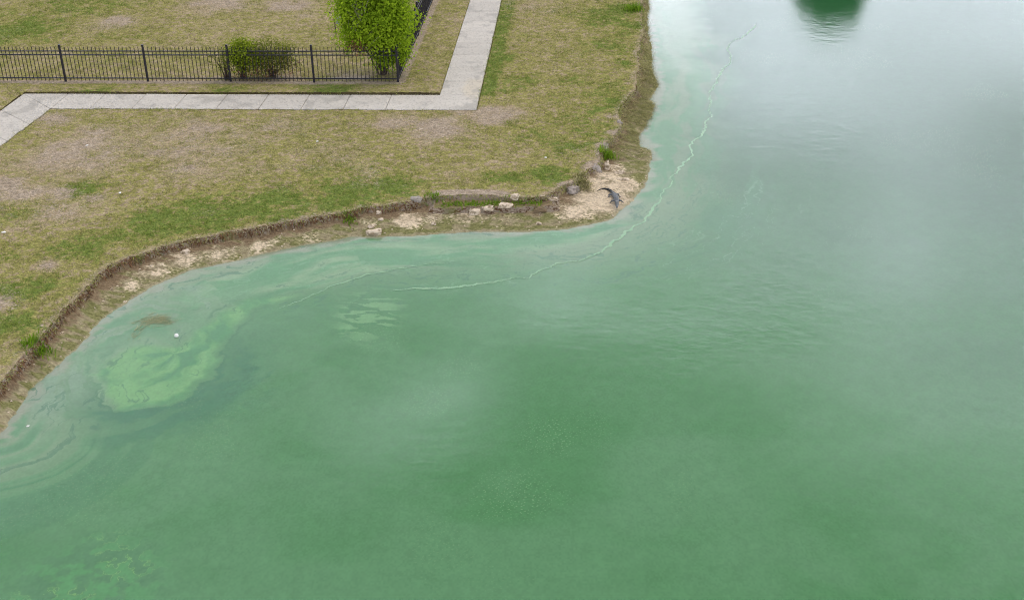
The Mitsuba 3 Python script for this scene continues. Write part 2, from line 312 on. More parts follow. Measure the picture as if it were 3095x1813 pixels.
    # feathered wisps where the scum line frays out
    wisp = fbm(x * 2.6 + 2.2 * w1, y * 9 + 3 * w2 + 2.4 * f1 + x * 2.0, 21, 3)
    tuft_ = smoothstep(1.0, .35, dr.sqrt(dr.square((jx + 2.72) / .85) + dr.square((jy - 20.3) / 1.5)))
    c = mix(c, (0.165, 0.345, 0.155), smoothstep(.50, .58, wisp) * tuft_ * .75)
    c = mix(c, (0.050, 0.170, 0.085), (1 - smoothstep(.008, .03, dr.abs(wisp - .47))) * tuft_ * .5)
    # torn mat of algae in the near corner
    mat_ = smoothstep(1.35, .45, dr.sqrt(dr.square(jx + 5.75) + dr.square(jy - 12.75)))
    torn = fbm(x * 6.8 + 2.5 * w1, y * 7.4, 18, 4)
    c = mix(c, (0.072, 0.17, 0.105), (1 - smoothstep(.40, .49, torn)) * mat_ * .3)
    c = mix(c, (0.095, 0.31, 0.115), smoothstep(.48, .60, torn) * mat_ * .5)
    c = mix(c, (0.18, 0.37, 0.13), (1 - smoothstep(.008, .03, dr.abs(torn - .495))) * mat_ * smoothstep(.48, .6, fbm(x * 2, y * 2, 8, 3)) * .8)
    c = c * (.93 + .14 * noise(x * 34, y * 26, 3))
    return c * (.94 + .12 * fbm(x * 6, y * 6, 4, 2))


GUSTS = [(8.2, 35.5, 3.6, .45), (10.2, 40.0, 2.2, .30), (4.4, 21.5, 3.2, .55), (9.8, 28.6, 3.0, .50)]


def h_water(p, n, uv):
    x, y = mi.Float(p.x), mi.Float(p.y)
    # cat's-paws: light gusts roughen the open water in places
    wind = .14 + .14 * noise(x * .3, y * .3, 3)
    for gx_, gy_, gr_, gk_ in GUSTS:
        wind += gk_ * dr.exp(-(dr.square(x - gx_) + dr.square(y - gy_)) / gr_ ** 2)
    a = fbm(x * 3.6 + 2 * noise(x * .5, y * .5), y * 5.0, 1, 2)
    b = fbm(x * 9, y * 12, 6, 2)
    return wind * (a * .0048 + b * .0036)


scene['m_water'] = {'type': 'bumpmap', 'arbitrary': proc(h_water, 0.01), 'scale': 1.0,
                    'bsdf': {'type': 'roughplastic', 'distribution': 'beckmann', 'alpha': 0.012, 'int_ior': 1.333, 'diffuse_reflectance': proc(c_water), 'nonlinear': False}}
diffuse('m_algae_thin', lambda p, n, uv: mix((0.12, 0.31, 0.15), (0.23, 0.42, 0.235), fbm(p.x * 7, p.y * 7, 0, 3)))
diffuse('m_algae', lambda p, n, uv: mix((0.19, 0.40, 0.225), (0.31, 0.49, 0.29), fbm(p.x * 6, p.y * 6, 0, 3)))
scene['m_algae']['bsdf'] = {'type': 'roughplastic', 'alpha': 0.15, 'int_ior': 1.333, 'diffuse_reflectance': scene['m_algae']['bsdf']['reflectance']}


def leaf_mat(name, a, b, t=.35):
    scene[name] = {'type': 'principledthin', 'base_color': proc(lambda p, n, uv: mix(a, b, uv.x)), 'roughness': 0.5, 'diff_trans': t, 'spec_trans': 0.0, 'eta': 1.4}


leaf_mat('m_leaf_bright', (0.12, 0.23, 0.012), (0.46, 0.62, 0.04), .8)
leaf_mat('m_leaf_lime', (0.09, 0.15, 0.012), (0.37, 0.46, 0.035), .7)
leaf_mat('m_leaf_olive', (0.07, 0.085, 0.014), (0.29, 0.33, 0.055), .5)
leaf_mat('m_leaf_dead', (0.17, 0.075, 0.045), (0.38, 0.20, 0.12), .4)
leaf_mat('m_leaf_tree', (0.045, 0.25, 0.012), (0.12, 0.47, 0.03), .7)
leaf_mat('m_blade_green', (0.09, 0.19, 0.015), (0.24, 0.37, 0.03), .6)
leaf_mat('m_blade_dry', (0.16, 0.125, 0.05), (0.36, 0.30, 0.15), .5)
leaf_mat('m_blade_sedge', (0.18, 0.175, 0.06), (0.52, 0.49, 0.24), .5)
leaf_mat('m_float', (0.22, 0.25, 0.13), (0.42, 0.43, 0.26), .2)
leaf_mat('m_root', (0.065, 0.034, 0.018), (0.26, 0.145, 0.08), .1)
mat('m_bark', lambda p, n, uv: mix((0.05, 0.035, 0.025), (0.15, 0.115, 0.09), fbm(p.x * 30, p.y * 30, p.z * 9, 3)), .9)
mat('m_twig', lambda p, n, uv: mix((0.16, 0.14, 0.12), (0.32, 0.29, 0.26), fbm(p.x * 30, p.y * 30, p.z * 9, 2)), .9)
mat('m_rock', lambda p, n, uv: mix((0.26, 0.20, 0.13), (0.66, 0.55, 0.43), smoothstep(.28, .6, fbm(p.x * 15, p.y * 15, p.z * 15, 3))), .85)
mat('m_rock_grey', lambda p, n, uv: mix((0.24, 0.21, 0.18), (0.42, 0.38, 0.34), fbm(p.x * 18, p.y * 18, p.z * 18, 3)), .85)
mat('m_soil', lambda p, n, uv: mix((0.20, 0.165, 0.14), (0.47, 0.415, 0.375), fbm(p.x * 20, p.y * 20, p.z * 20, 3)), .95)
mat('m_clod', lambda p, n, uv: mix((0.11, 0.075, 0.04), (0.27, 0.20, 0.125), fbm(p.x * 16, p.y * 16, p.z * 20, 3)), .95)
mat('m_white', (0.78, 0.77, 0.74), .5)
mat('m_stake', (0.05, 0.045, 0.045), .5)
mat('m_greybox', (0.30, 0.31, 0.29), .6)
mat('m_gator', lambda p, n, uv: mix((0.030, 0.031, 0.031), mix((0.085, 0.09, 0.098), (0.19, 0.20, 0.215), fbm(p.x * 45, p.y * 45, p.z * 45, 2)), uv.x), .42)

# ------------------------------------------------------------------ ground


def graded(lo, hi, step, far_lo, far_hi, extra=()):
    core = np.arange(lo, hi + step / 2, step)

    def out(d):
        s, x, r = step, 0, []
        while x < d:
            s *= 1.25; x += s; r.append(x)
        return np.array(r)
    g = np.concatenate([lo - out(lo - far_lo)[::-1], core, hi + out(far_hi - hi)])
    for e in extra:
        g[np.argmin(np.abs(g - e))] = e
    return g


gu = graded(-17.4, 10.2, 0.055, -420, 420, (WALK_U0 - .03, WALK_U1 + .03, WALK_U0 + .01, WALK_U1 - .01))
gv = graded(-21.5, 13.2, 0.055, -420, 420, (WALK_V0 - .03, WALK_V1 + .03, WALK_V0 + .01, WALK_V1 - .01))
UU, VV = np.meshgrid(gu, gv)
XY = W(UU.ravel(), VV.ravel())
dl, dw = edges(XY)
u_, v_ = UU.ravel(), VV.ravel()
face_w = .02 + .13 * np.clip(f2(XY, 2.6, 3, 48) - .22, 0, 1)      # how far the bare face reaches out
diag_poly = shapely.Polygon([DL[0], DL[1], DL[1] + dvec * 4.5, DL[0] + (DL[3] - DL[0]) / np.linalg.norm(DL[3] - DL[0]) * 5.2])
walk_all = shapely.union_all([walk_poly, diag_poly]).buffer(0.012, join_style=2)
near = np.abs(u_) < 30
in_walk = np.zeros(len(XY), bool)
in_walk[near] = shapely.contains_xy(walk_all, XY[near, 0], XY[near, 1])

lump = 0.05 * (f2(XY, 1.1, 3, 41) - .5) + 0.035 * (f2(XY, 6, 3, 42) - .5) + .02 * (f2(XY, 15, 2, 46) - .5)
z_lawn = 0.012 + lump + .035 * sm(WALK_V1 - .02, WALK_V1 + .05, v_) * (1 - sm(-.7, -.1, v_)) * (u_ < WALK_U0) * (u_ > -14)
foot = 0.125 + 0.14 * (f2(XY, 1.3, 3, 43) - .5)
tt = np.clip(dl / np.maximum(dl - dw, 1e-3), 0, 1)
drop = sm(0, 0.07, dl)
rough = 0.05 * (f2(XY, 4, 4, 44) - .5) + 0.025 * (f2(XY, 14, 2, 45) - .5)
z_beach = -foot - (-WATER_Z - foot) * np.clip(tt, 0, 1) ** 1.1 + rough * (1 - sm(.75, 1, tt)) + .008
# the slumped terrace of turf below the upper edge
terr = sm(-1.85, -1.7, XY[:, 0]) * (1 - sm(.95, 1.1, XY[:, 0])) * sm(24.69, 24.75, XY[:, 1] + .30 * (f2(XY, 2.5, 3, 47) - .5)) * (XY[:, 1] < 26.5)
z_beach = np.where(dl > 0, z_beach * (1 - terr) + terr * (-0.075 + rough * .8), z_beach)
# the sand spit round the point
spit = blobs(XY, [(2.1, 25.75, .75, 1)])
z_beach = z_beach * (1 - .6 * spit) + .6 * spit * (-.225 - .095 * sm(.35, 1, tt))
z = np.where(dl <= 0, z_lawn, z_lawn * (1 - drop) + z_beach * drop)
z = np.where(dw > 0, WATER_Z - .02 - np.minimum(dw * .45, 1.6), z)
z = np.where(in_walk, -0.09, z)
V = np.c_[XY, z]
nu, nv = len(gu), len(gv)
i0 = (np.arange(nv - 1)[:, None] * nu + np.arange(nu - 1)[None]).ravel()
Q = np.stack([i0, i0 + 1, i0 + 1 + nu, i0 + nu], 1)
qd, qw = dl[Q].max(1), dw[Q].min(1)
land = qw < .25
cut = in_walk[Q].any(1) & ~in_walk[Q].all(1) & (qd <= 0)
uq, vq = u_[Q].mean(1), v_[Q].mean(1)
cut &= (uq < 1.4) & (vq > -1.3) & (vq < -.95) | (uq < -10.4) & (vq > -3)
q_cut = Q[cut]
q_lawn, q_bank = Q[(qd <= 0.0) & ~cut], Q[(qd > 0.0) & ((np.maximum(dl[Q].mean(1), 0) <= face_w[Q].mean(1)) | ((terr[Q].mean(1) > .05) & (terr[Q].mean(1) < .93))) & land]
q_beach = Q[(qd > 0.0) & (dl[Q].mean(1) > face_w[Q].mean(1)) & ~((terr[Q].mean(1) > .05) & (terr[Q].mean(1) < .93)) & land]
green, bare = lawn_fields(XY, dl)
sand = blobs(XY, [(2.15, 25.5, .95, 1.15), (2.65, 26.3, .6, .95), (1.45, 24.75, .55, .85), (1.95, 26.25, .5, .95), (2.3, 26.7, .5, .85), (2.5, 27.2, .45, .7), (1.6, 25.0, .5, .75), (1.9, 24.7, .4, .6), (-7.3, 22.1, .55, .64), (-6.8, 22.6, .5, .70), (-6.1, 22.85, .55, .63), (-5.3, 23.2, .6, .60), (-2.25, 24.4, .45, .85), (-1.75, 24.5, .4, .6), (-1.0, 24.6, .5, .62), (-.6, 24.65, .4, .55), (-3.2, 24.2, .4, .5), (3.45, 28.6, .3, .6), (-7.6, 21.5, .4, .6), (-4.3, 23.6, .5, .5), (-.1, 24.3, .5, .45)])
sand = np.clip(sand * (1 - terr) - .1 * sm(.6, .9, tt), 0, 1)


def sub(q, uv):
    used, inv = np.unique(q, return_inverse=True)
    return V[used], inv.reshape(q.shape), uv[used]


def ground_piece(key, q, m, uv, label, kind='structure'):
    v, f, t = sub(q, uv)
    scene[key] = mikit.ply((v, f), m, smooth=True, uv=t)
    labels[key] = {'kind': kind, 'label': label}


ground_piece('lawn', q_lawn, 'm_lawn', np.c_[green, bare], 'patchy lawn of dry tan and olive grass with bare soil spots round the pond')
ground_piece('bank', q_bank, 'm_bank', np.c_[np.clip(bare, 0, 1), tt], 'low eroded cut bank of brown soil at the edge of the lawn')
ground_piece('lawn_edge', q_cut, 'm_cut', np.c_[bare, tt], 'thin dark trench of cut soil between lawn and sidewalk')
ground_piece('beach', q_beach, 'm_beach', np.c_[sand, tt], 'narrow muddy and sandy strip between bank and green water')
kd_ground = cKDTree(XY)


def gz(x, y):
    d, i = kd_ground.query(np.c_[np.atleast_1d(x), np.atleast_1d(y)], k=3)
    w = 1 / np.maximum(d, 1e-4)
    r = (z[i] * w).sum(1) / w.sum(1)
    return r if np.ndim(x) else float(r[0])


wv = np.array([[-16, -32, WATER_Z], [75, -32, WATER_Z], [75, 70, WATER_Z], [-16, 70, WATER_Z]], float)
scene['water'] = mikit.ply((wv, np.array([[0, 1, 2], [0, 2, 3]])), 'm_water', uv=wv[:, :2])
labels['water'] = {'kind': 'structure', 'label': 'still pond clouded green with algae, reflecting an overcast sky'}

# ------------------------------------------------------------------ helpers
COUNT = {}


def key_for(name):
    n = COUNT.get(name, 0); COUNT[name] = n + 1
    return name if n == 0 else f'{name}_{n:03d}'


def tag(key, label=None, category=None, group=None, kind=None):
    labels[key] = {k: v for k, v in dict(label=label, category=category, group=group, kind=kind).items() if v}
    return key


def bevel_box(sx, sy, sz, b):
    """a box centred on the origin with chamfered edges, about 44 triangles"""
    p = []
    for ax in range(3):
        e = [sx / 2 - b, sy / 2 - b, sz / 2 - b]; e[ax] += b
        for i in np.ndindex(2, 2, 2):
            p.append([(2 * i[k] - 1) * e[k] for k in range(3)])
    return trimesh.convex.convex_hull(np.array(p))


def place(xy, zz, ang):
    return T().translate([float(xy[0]), float(xy[1]), float(zz)]).rotate([0, 0, 1], math.degrees(ang))


def tubes(paths, sides=5):
    """paths: list of (points n x 3, radii n) -> (v, f)"""
    vs, fs, at = [], [], 0
    a = np.arange(sides) * 2 * np.pi / sides
    for p, r in paths:
        p = np.asarray(p, float); r = np.broadcast_to(r, len(p))
        d = np.gradient(p, axis=0); d /= np.linalg.norm(d, axis=1, keepdims=True) + 1e-9
        ref = np.where(np.abs(d[:, 2:3]) < .9, [[0, 0, 1.0]], [[1.0, 0, 0]])
        x = np.cross(d, ref); x /= np.linalg.norm(x, axis=1, keepdims=True) + 1e-9
        y = np.cross(d, x)
        ring = p[:, None] + r[:, None, None] * (np.cos(a)[None, :, None] * x[:, None] + np.sin(a)[None, :, None] * y[:, None])
        n = len(p)
        vs.append(np.vstack([ring.reshape(-1, 3), p[:1], p[-1:]]))
        i, j = np.meshgrid(np.arange(n - 1), np.arange(sides), indexing='ij'); i, j = i.ravel(), j.ravel(); k = (j + 1) % sides
        fs.append(np.vstack([np.c_[i * sides + j, i * sides + k, (i + 1) * sides + k], np.c_[i * sides + j, (i + 1) * sides + k, (i + 1) * sides + j]]) + at)
        jj = np.arange(sides); kk = (jj + 1) % sides
        fs.append(np.c_[jj * 0 + n * sides, kk, jj] + at); fs.append(np.c_[jj * 0 + n * sides + 1, (n - 1) * sides + jj, (n - 1) * sides + kk] + at)
        at += len(vs[-1])
    return np.vstack(vs), np.vstack(fs)


def blades(base, direction, length, width, droop, r):
    """curved grass blades: 2 segments each -> (v, f, uv)"""
    n = len(base)
    side = np.cross(direction, [0, 0, 1.0]); side /= np.linalg.norm(side, axis=1, keepdims=True) + 1e-9
    mid = base + direction * length[:, None] * .55
    tip = base + direction * length[:, None] - np.array([0, 0, 1.0]) * (droop * length)[:, None]
    w = side * width[:, None]
    v = np.stack([base - w, base + w, mid - w * .8, mid + w * .8, tip], 1).reshape(-1, 3)
    o = np.arange(n)[:, None] * 5
    f = np.concatenate([o + [0, 1, 3], o + [0, 3, 2], o + [2, 3, 4]])
    return v, f, np.repeat(np.c_[r, r], 5, 0)


def leaves(pos, nrm, size, r, aspect=.5):
    n = len(pos)
    t = rng.normal(size=(n, 3)); t -= nrm * (t * nrm).sum(1, keepdims=True); t /= np.linalg.norm(t, axis=1, keepdims=True)
    b = np.cross(nrm, t)
    s = size[:, None]
    v = np.stack([pos - t * s * .5, pos + b * s * aspect * .5 + nrm * s * .10, pos + t * s * .5, pos - b * s * aspect * .5 + nrm * s * .10], 1).reshape(-1, 3)
    o = np.arange(n)[:, None] * 4
    return v, np.concatenate([o + [0, 1, 2], o + [0, 2, 3]]), np.repeat(np.c_[r, r], 4, 0)


# ------------------------------------------------------------------ sidewalk: separate concrete slabs
tag('sidewalk', 'pale concrete sidewalk of cast slabs turning a corner beside the black fence', None, None, 'structure')
slab_n = 0


def slab(corners):
    """a slab over a quadrilateral (world, counter-clockwise), its edges a little in from the joints and rounded off"""
    global slab_n
    poly = shapely.Polygon(corners)
    g, b = 0.006, 0.012
    a0 = np.array(poly.buffer(-g, join_style=2).exterior.coords)[:-1]
    a1 = np.array(poly.buffer(-g - b, join_style=2).exterior.coords)[:-1]
    dz = rng.normal(0, .0025)
    top, tilt = 0.004 + dz, rng.normal(0, .0012, 2)
    c = a0.mean(0)
    pts = np.vstack([np.c_[a0, np.full(len(a0), -.1)], np.c_[a0, top - b + (a0 - c) @ tilt], np.c_[a1, top + (a1 - c) @ tilt]])
    h = trimesh.convex.convex_hull(pts)
    k = rng.random()
    scene[key_for('sidewalk__slab')] = mikit.ply((h.vertices, h.faces), 'm_slab', uv=np.full((len(h.vertices), 2), k))


def uvq(u0, u1, v0, v1):
    return [W(u0, v0), W(u1, v0), W(u1, v1), W(u0, v1)]


ju = [-9.28, -8.2, -7.03, -5.86, -4.69, -3.52, -2.36, -1.2, -.04]
for a, b in zip(ju[:-1], ju[1:]):
    slab(uvq(a, b, WALK_V0, WALK_V1))
slab(uvq(-.04, WALK_U1, WALK_V0, WALK_V1))
jv = [-1.10, .12, 1.42, 2.78, 4.08, 5.40, 6.66, 7.95, 9.22, 10.5, 11.8, 13.1, 14.4, 15.7]
for a, b in zip(jv[:-1], jv[1:]):
    slab(uvq(WALK_U0, WALK_U1, a, b))
e0 = (DL[3] - DL[0]) / np.linalg.norm(DL[3] - DL[0])
A0, A1 = W(-10.56, WALK_V1), W(-9.28, WALK_V0)
slab([A0, A0 + e0 * .01 + (A1 - A0) * .0, A1, W(-9.28, WALK_V1)])
for k in range(4):
    s0, s1 = k * 1.25, (k + 1) * 1.25
    slab([A0 + e0 * s0 * 1.12, A0 + e0 * s1 * 1.12, A1 + dvec * s1, A1 + dvec * s0])

# ------------------------------------------------------------------ fence
FENCE = 'metal_fence'
tag(FENCE, 'black metal picket fence with double top rail turning a corner at the large shrub', 'fence')
P_H, POST_H, PANEL = 1.055, 1.085, 2.44
post = trimesh.util.concatenate([bevel_box(.056, .056, POST_H + .12, .004).apply_translation([0, 0, (POST_H - .12) / 2]),
                                 bevel_box(.066, .066, .022, .006).apply_translation([0, 0, POST_H + .011])])
post_d = mikit.ply(post, 'm_fence')
pk = trimesh.convex.convex_hull(np.array([[sx * .0078, sy * .0078, zz] for sx in (-1, 1) for sy in (-1, 1) for zz in (0.03, P_H - .03)] + [[0, 0, P_H]]))
pk_d = mikit.ply(pk, 'm_fence')
rail_d = mikit.ply(bevel_box(PANEL - .056, .030, .032, .004), 'm_fence')
RAILS = (.115, .805, .915)


def run(start, direction, ang, first, panels):
    for k in range(panels):
        if k or first:
            scene[key_for(FENCE + '__post')] = {**post_d, 'to_world': place(start + direction * PANEL * k, 0, ang)}
        for h in RAILS:
            scene[key_for(FENCE + '__rail')] = {**rail_d, 'to_world': place(start + direction * PANEL * (k + .5), h + rng.normal(0, .002), ang)}
        for j in range(1, 21):
            q = start + direction * (PANEL * k + .028 + (PANEL - .056) * j / 21)
            scene[key_for(FENCE + '__picket')] = {**pk_d, 'to_world': place(q, rng.normal(0, .002), ang + rng.normal(0, .02))}
    scene[key_for(FENCE + '__post')] = {**post_d, 'to_world': place(start + direction * PANEL * panels, 0, ang)}


run(W(0, 0), -BU, -AZ, True, 5)
run(W(0, 0), AV, -AZ + math.pi / 2, False, 5)

# ------------------------------------------------------------------ grass on the lawn
def in_view(x, y, zz, margin):
    d = np.c_[x, y, zz - CAM_H] if np.ndim(zz) else np.c_[x, y, np.full(len(x), zz - CAM_H)]
    zc = d @ _f
    right = math.cos(ROLL) * _r + math.sin(ROLL) * _u
    return (np.abs(d @ right) < .425 * zc + margin) & (d @ _up < .249 * zc + margin)


gx, gy = rng.uniform(-21, 6, 125000), rng.uniform(13, 47.5, 125000)
gxy = np.c_[gx, gy]
gl, gw = edges(gxy)
keep = (gl < -.01) & in_view(gx, gy, 0.0, .8) & ~shapely.contains_xy(walk_all.buffer(-.02), gx, gy)
gxy, gl = gxy[keep], gl[keep]
gg, gb = lawn_fields(gxy, gl)
clump = f2(np.c_[gxy[:, 0] * .8, gxy[:, 1]], 5.5, 3, 61)
keep = rng.random(len(gxy)) < np.clip((1.15 - 1.2 * sm(.45, .8, gb)) * (.12 + 1.1 * sm(.36, .60, clump + .2 * (gg - .4))), .04, 1)
gxy, gg, gb, clump = gxy[keep], gg[keep], gb[keep], clump[keep]
NB = 9
n = len(gxy)
tall = (.55 + 1.15 * clump + .35 * gg)
bx = np.repeat(gxy, NB, 0) + rng.normal(0, .045, (n * NB, 2))
bz = np.repeat(gz(gxy[:, 0], gxy[:, 1]), NB) - .012
ang = rng.uniform(0, 2 * np.pi, n * NB); lean = rng.uniform(.35, 1.15, n * NB)
dirs = np.c_[np.cos(ang) * np.sin(lean), np.sin(ang) * np.sin(lean), np.cos(lean)]
ln = rng.uniform(.025, .062, n * NB) * np.repeat(tall, NB)
side = np.cross(dirs, [0, 0, 1.0]); side /= np.linalg.norm(side, axis=1, keepdims=True)
wd = rng.uniform(.004, .008, n * NB)[:, None]
base = np.c_[bx, bz]
gv_ = np.stack([base - side * wd, base + side * wd, base + dirs * ln[:, None]], 1).reshape(-1, 3)
gcol = np.clip(np.repeat(gg * .9 + .55 * (f2(gxy, 2.2, 3, 62) - .3) + 1.1 * (clump - .5) + .06, NB) + rng.normal(0, .2, n * NB), 0, 1)
scene['grass'] = mikit.ply((gv_, np.arange(len(gv_)).reshape(-1, 3)), 'm_grass', uv=np.repeat(np.c_[gcol, rng.random(n * NB)], 3, 0))
tag('grass', 'short patchy lawn grass, dry tan to green, around the sidewalk and fence', None, None, 'stuff')

# ------------------------------------------------------------------ shrubs


def shrub(label, base, stems_to, lobes, n_leaf, m, size, skirts=(), dead=None, twigs=None):
    k = key_for('shrub'); tag(k, label, 'shrub')
    b = np.array([base[0], base[1], gz(*base)])
    paths = []
    centres = []
    for (c, rad, cnt) in lobes:
        c = b + np.array(c)
        for _ in range(cnt):
            q = rng.normal(size=3); q /= np.linalg.norm(q)
            centres.append(c + q * np.array(rad) * rng.uniform(.55, 1.0))
    centres = np.array(centres)
    for c in centres[rng.permutation(len(centres))[:stems_to]]:
        s = b + np.r_[rng.normal(0, .05, 2), 0]
        mid = s * .55 + c * .45 + np.r_[rng.normal(0, .06, 2), .10]
        paths.append((np.array([s - [0, 0, .05], s + (mid - s) * .5, mid, c]), np.array([.022, .016, .011, .005])))
    scene[k + '__stem'] = mikit.ply(tubes(paths), 'm_bark')
    idx = rng.integers(0, len(centres), n_leaf)
    spread = size * 2.1
    off = rng.normal(size=(n_leaf, 3)) * spread * np.array([1, 1, .8])
    pos = centres[idx] + off
    mid = b + np.mean([np.array(c) for c, _, _ in lobes], 0)
    nrm = (pos - mid); nrm /= np.linalg.norm(nrm, axis=1, keepdims=True)
    nrm = nrm * .5 + np.array([0, 0, .55]) + rng.normal(0, .45, (n_leaf, 3)); nrm /= np.linalg.norm(nrm, axis=1, keepdims=True)
    tone = np.clip(np.repeat(rng.random(len(centres)), 1)[idx] * .55 + rng.random(n_leaf) * .45, 0, 1)
    v, f, t = leaves(pos, nrm, rng.uniform(.7, 1.3, n_leaf) * size, tone, .55)
    scene[k + '__crown'] = mikit.ply((v, f), m, uv=t)
    if dead:
        c, rad, cnt = dead
        pos = b + np.array(c) + rng.normal(size=(cnt, 3)) * rad
        nrm = rng.normal(size=(cnt, 3)); nrm /= np.linalg.norm(nrm, axis=1, keepdims=True)
        v, f, t = leaves(pos, nrm, rng.uniform(.7, 1.3, cnt) * size, rng.random(cnt), .5)
        scene[k + '__dead_leaves'] = mikit.ply((v, f), 'm_leaf_dead', uv=t)
        tag(k + '__dead_leaves', 'patch of withered reddish tan leaves')
    if twigs:
        c, rad, cnt = twigs
        paths = []
        for _ in range(cnt):
            s = b + np.array(c) + rng.normal(size=3) * rad * .6
            e = s + np.array([rng.normal(0, .16), rng.normal(-.05, .12), rng.uniform(.15, .5)])
            paths.append((np.array([s, (s + e) / 2 + rng.normal(0, .02, 3), e]), np.array([.008, .006, .003])))
        scene[k + '__bare_twigs'] = mikit.ply(tubes(paths, 4), 'm_twig')
        tag(k + '__bare_twigs', 'bare grey twigs showing in the leaves')
    return k


shrub('tall bright green shrub leaning over the fence corner', W(-.55, .72), 26,
      [((-.15, 0, 2.05), (1.05, .95, .95), 95), ((-.55, -.25, 1.75), (.6, .5, .7), 30), ((.25, -.05, 1.45), (.85, .8, .75), 55), ((-.35, -.1, 1.35), (.75, .7, .55), 34), ((.28, -.1, .75), (.42, .42, .45), 20), ((.1, 0, 2.9), (.7, .7, .4), 30)],
      30000, 'm_leaf_bright', .09, dead=((-.62, -.55, 1.05), np.array([.16, .12, .15]), 170), twigs=((-.45, -.70, 1.75), np.array([.26, .15, .5]), 38))
shrub('low yellow-green leafy shrub, left half of the pair of low bushes behind the fence', (-7.72, 34.2), 16,
      [((0.02, 0, .84), (.40, .34, .30), 44), ((.16, -.02, .5), (.46, .3, .30), 26)], 5200, 'm_leaf_lime', .06, dead=((.1, -.1, .25), np.array([.30, .15, .14]), 200))
shrub('small dark sparse shrub at the fence post left of the pair of low bushes', (-8.22, 34.1), 12,
      [((0, 0, .55), (.32, .25, .35), 20)], 520, 'm_leaf_olive', .055)
shrub('low olive and red-brown shrub, right half of the pair of low bushes behind the fence', (-6.88, 34.3), 16,
      [((0, 0, .80), (.62, .38, .32), 32), ((.15, -.05, .5), (.6, .3, .28), 22), ((-.3, 0, .45), (.35, .3, .3), 14)], 3800, 'm_leaf_olive', .06, dead=((-.1, -.14, .32), np.array([.45, .15, .20]), 420))

# ------------------------------------------------------------------ stake in the grass
k = tag('garden_stake', 'thin dark metal stake with a bent top left of the tall shrub', 'stake')
sx, sy = -5.60, 38.75
scene[k + '__pole'] = mikit.ply(tubes([(np.array([[sx, sy, -.05], [sx - .01, sy, .45], [sx - .06, sy, .70], [sx - .17, sy, .73]]), .017)], 8), 'm_stake')
scene[k + '__box'] = mikit.ply(bevel_box(.13, .09, .26, .01).apply_translation([sx + .10, sy, .46]), 'm_greybox')
tag(k + '__box', 'small grey box fixed to the stake')

# ------------------------------------------------------------------ stones, clods and blocks of broken turf
def lump_mesh(sx, sy, sz, seed, sub_=3, rough_=.5):
    s = trimesh.creation.icosphere(subdivisions=sub_)
    v = s.vertices
    v = np.sign(v) * np.abs(v) ** .78
    v = v * (1 + rough_ * (meshkit.fbm(v * 1.4 + seed * 7.7, 3, seed) - .5) * 2)[:, None]
    return trimesh.Trimesh(v * [sx, sy, sz], s.faces, process=False)


def stone(name, x, y, s, m, label, cat, group=None, seed=1, sink=.36, turn=0):
    k = key_for(name); tag(k, label, cat, group)
    me = lump_mesh(*s, seed)
    me.apply_transform(trimesh.transformations.rotation_matrix(turn, [0, 0, 1]))
    me.apply_translation([x, y, max(gz(x, y), WATER_Z) + s[2] * (1 - 2 * sink) * .6])
    scene[k] = mikit.ply(me, m, smooth=35)


stone('rock', -6.81, 22.80, (.085, .07, .06), 'm_rock', 'pale cream rock lying alone on the beach below the left curve of the bank', 'rock', seed=2)
stone('rock', -2.99, 23.90, (.17, .10, .075), 'm_rock', 'large flat cream rock at the waterline of the middle beach', 'rock', seed=3)
stone('rock', -3.06, 24.10, (.07, .05, .045), 'm_rock', 'small cream rock touching the back of the large flat rock', 'rock', seed=12)
stone('rock', -2.87, 24.36, (.065, .05, .04), 'm_rock', 'small pale rock on the mud between the large flat rock and the bank', 'rock', seed=4)
stone('rock', -2.93, 24.58, (.06, .05, .05), 'm_rock', 'small tan rock tucked against the foot of the brown bank', 'rock', seed=5)
stone('rock', -2.12, 25.02, (.13, .09, .06), 'm_rock_grey', 'light grey rock on the grass at the left end of the grey soil strip', 'rock', seed=6)
stone('rock', -.80, 24.69, (.13, .10, .075), 'm_rock', 'cream block of marl at the left of the broken lower ledge', 'rock', seed=7)
stone('rock', -.50, 24.72, (.12, .09, .06), 'm_rock', 'pinkish cream slab right beside the marl block', 'rock', seed=8)
stone('rock', -.10, 24.80, (.15, .09, .06), 'm_rock', 'bright white capped rock on the dark lower ledge', 'rock', seed=9)
stone('rock', .10, 25.04, (.10, .08, .09), 'm_rock', 'upright tan rock in the gap between the grey soil strip and the green turf', 'rock', seed=10)
stone('rock', .95, 25.12, (.11, .07, .05), 'm_rock', 'pale rock right of the green turf below the grey turf block', 'rock', seed=11)
stone('rock', 2.33, 27.10, (.06, .06, .13), 'm_rock', 'upright cream rock leaning under the upper grey turf block', 'rock', seed=13, sink=.15)
stone('rock', 2.62, 26.98, (.12, .07, .05), 'm_rock', 'flat pale rock on the sand at the tip of the point', 'rock', seed=14)
stone('rock', 2.68, 26.60, (.13, .06, .04), 'm_rock', 'thin pale slab on the sand up the beach from the alligator', 'rock', seed=15)
stone('rock', .62, 24.22, (.055, .045, .04), 'm_rock', 'small cream stone near the waterline left of the point', 'rock', seed=16)
stone('rock', -1.70, 24.25, (.05, .04, .035), 'm_rock', 'small white stone on the olive mud of the middle beach', 'rock', seed=17)
stone('soil_clod', .66, 24.70, (.13, .08, .06), 'm_clod', 'tan brown clod of soil at the right end of the dark lower ledge', 'clod', seed=20)



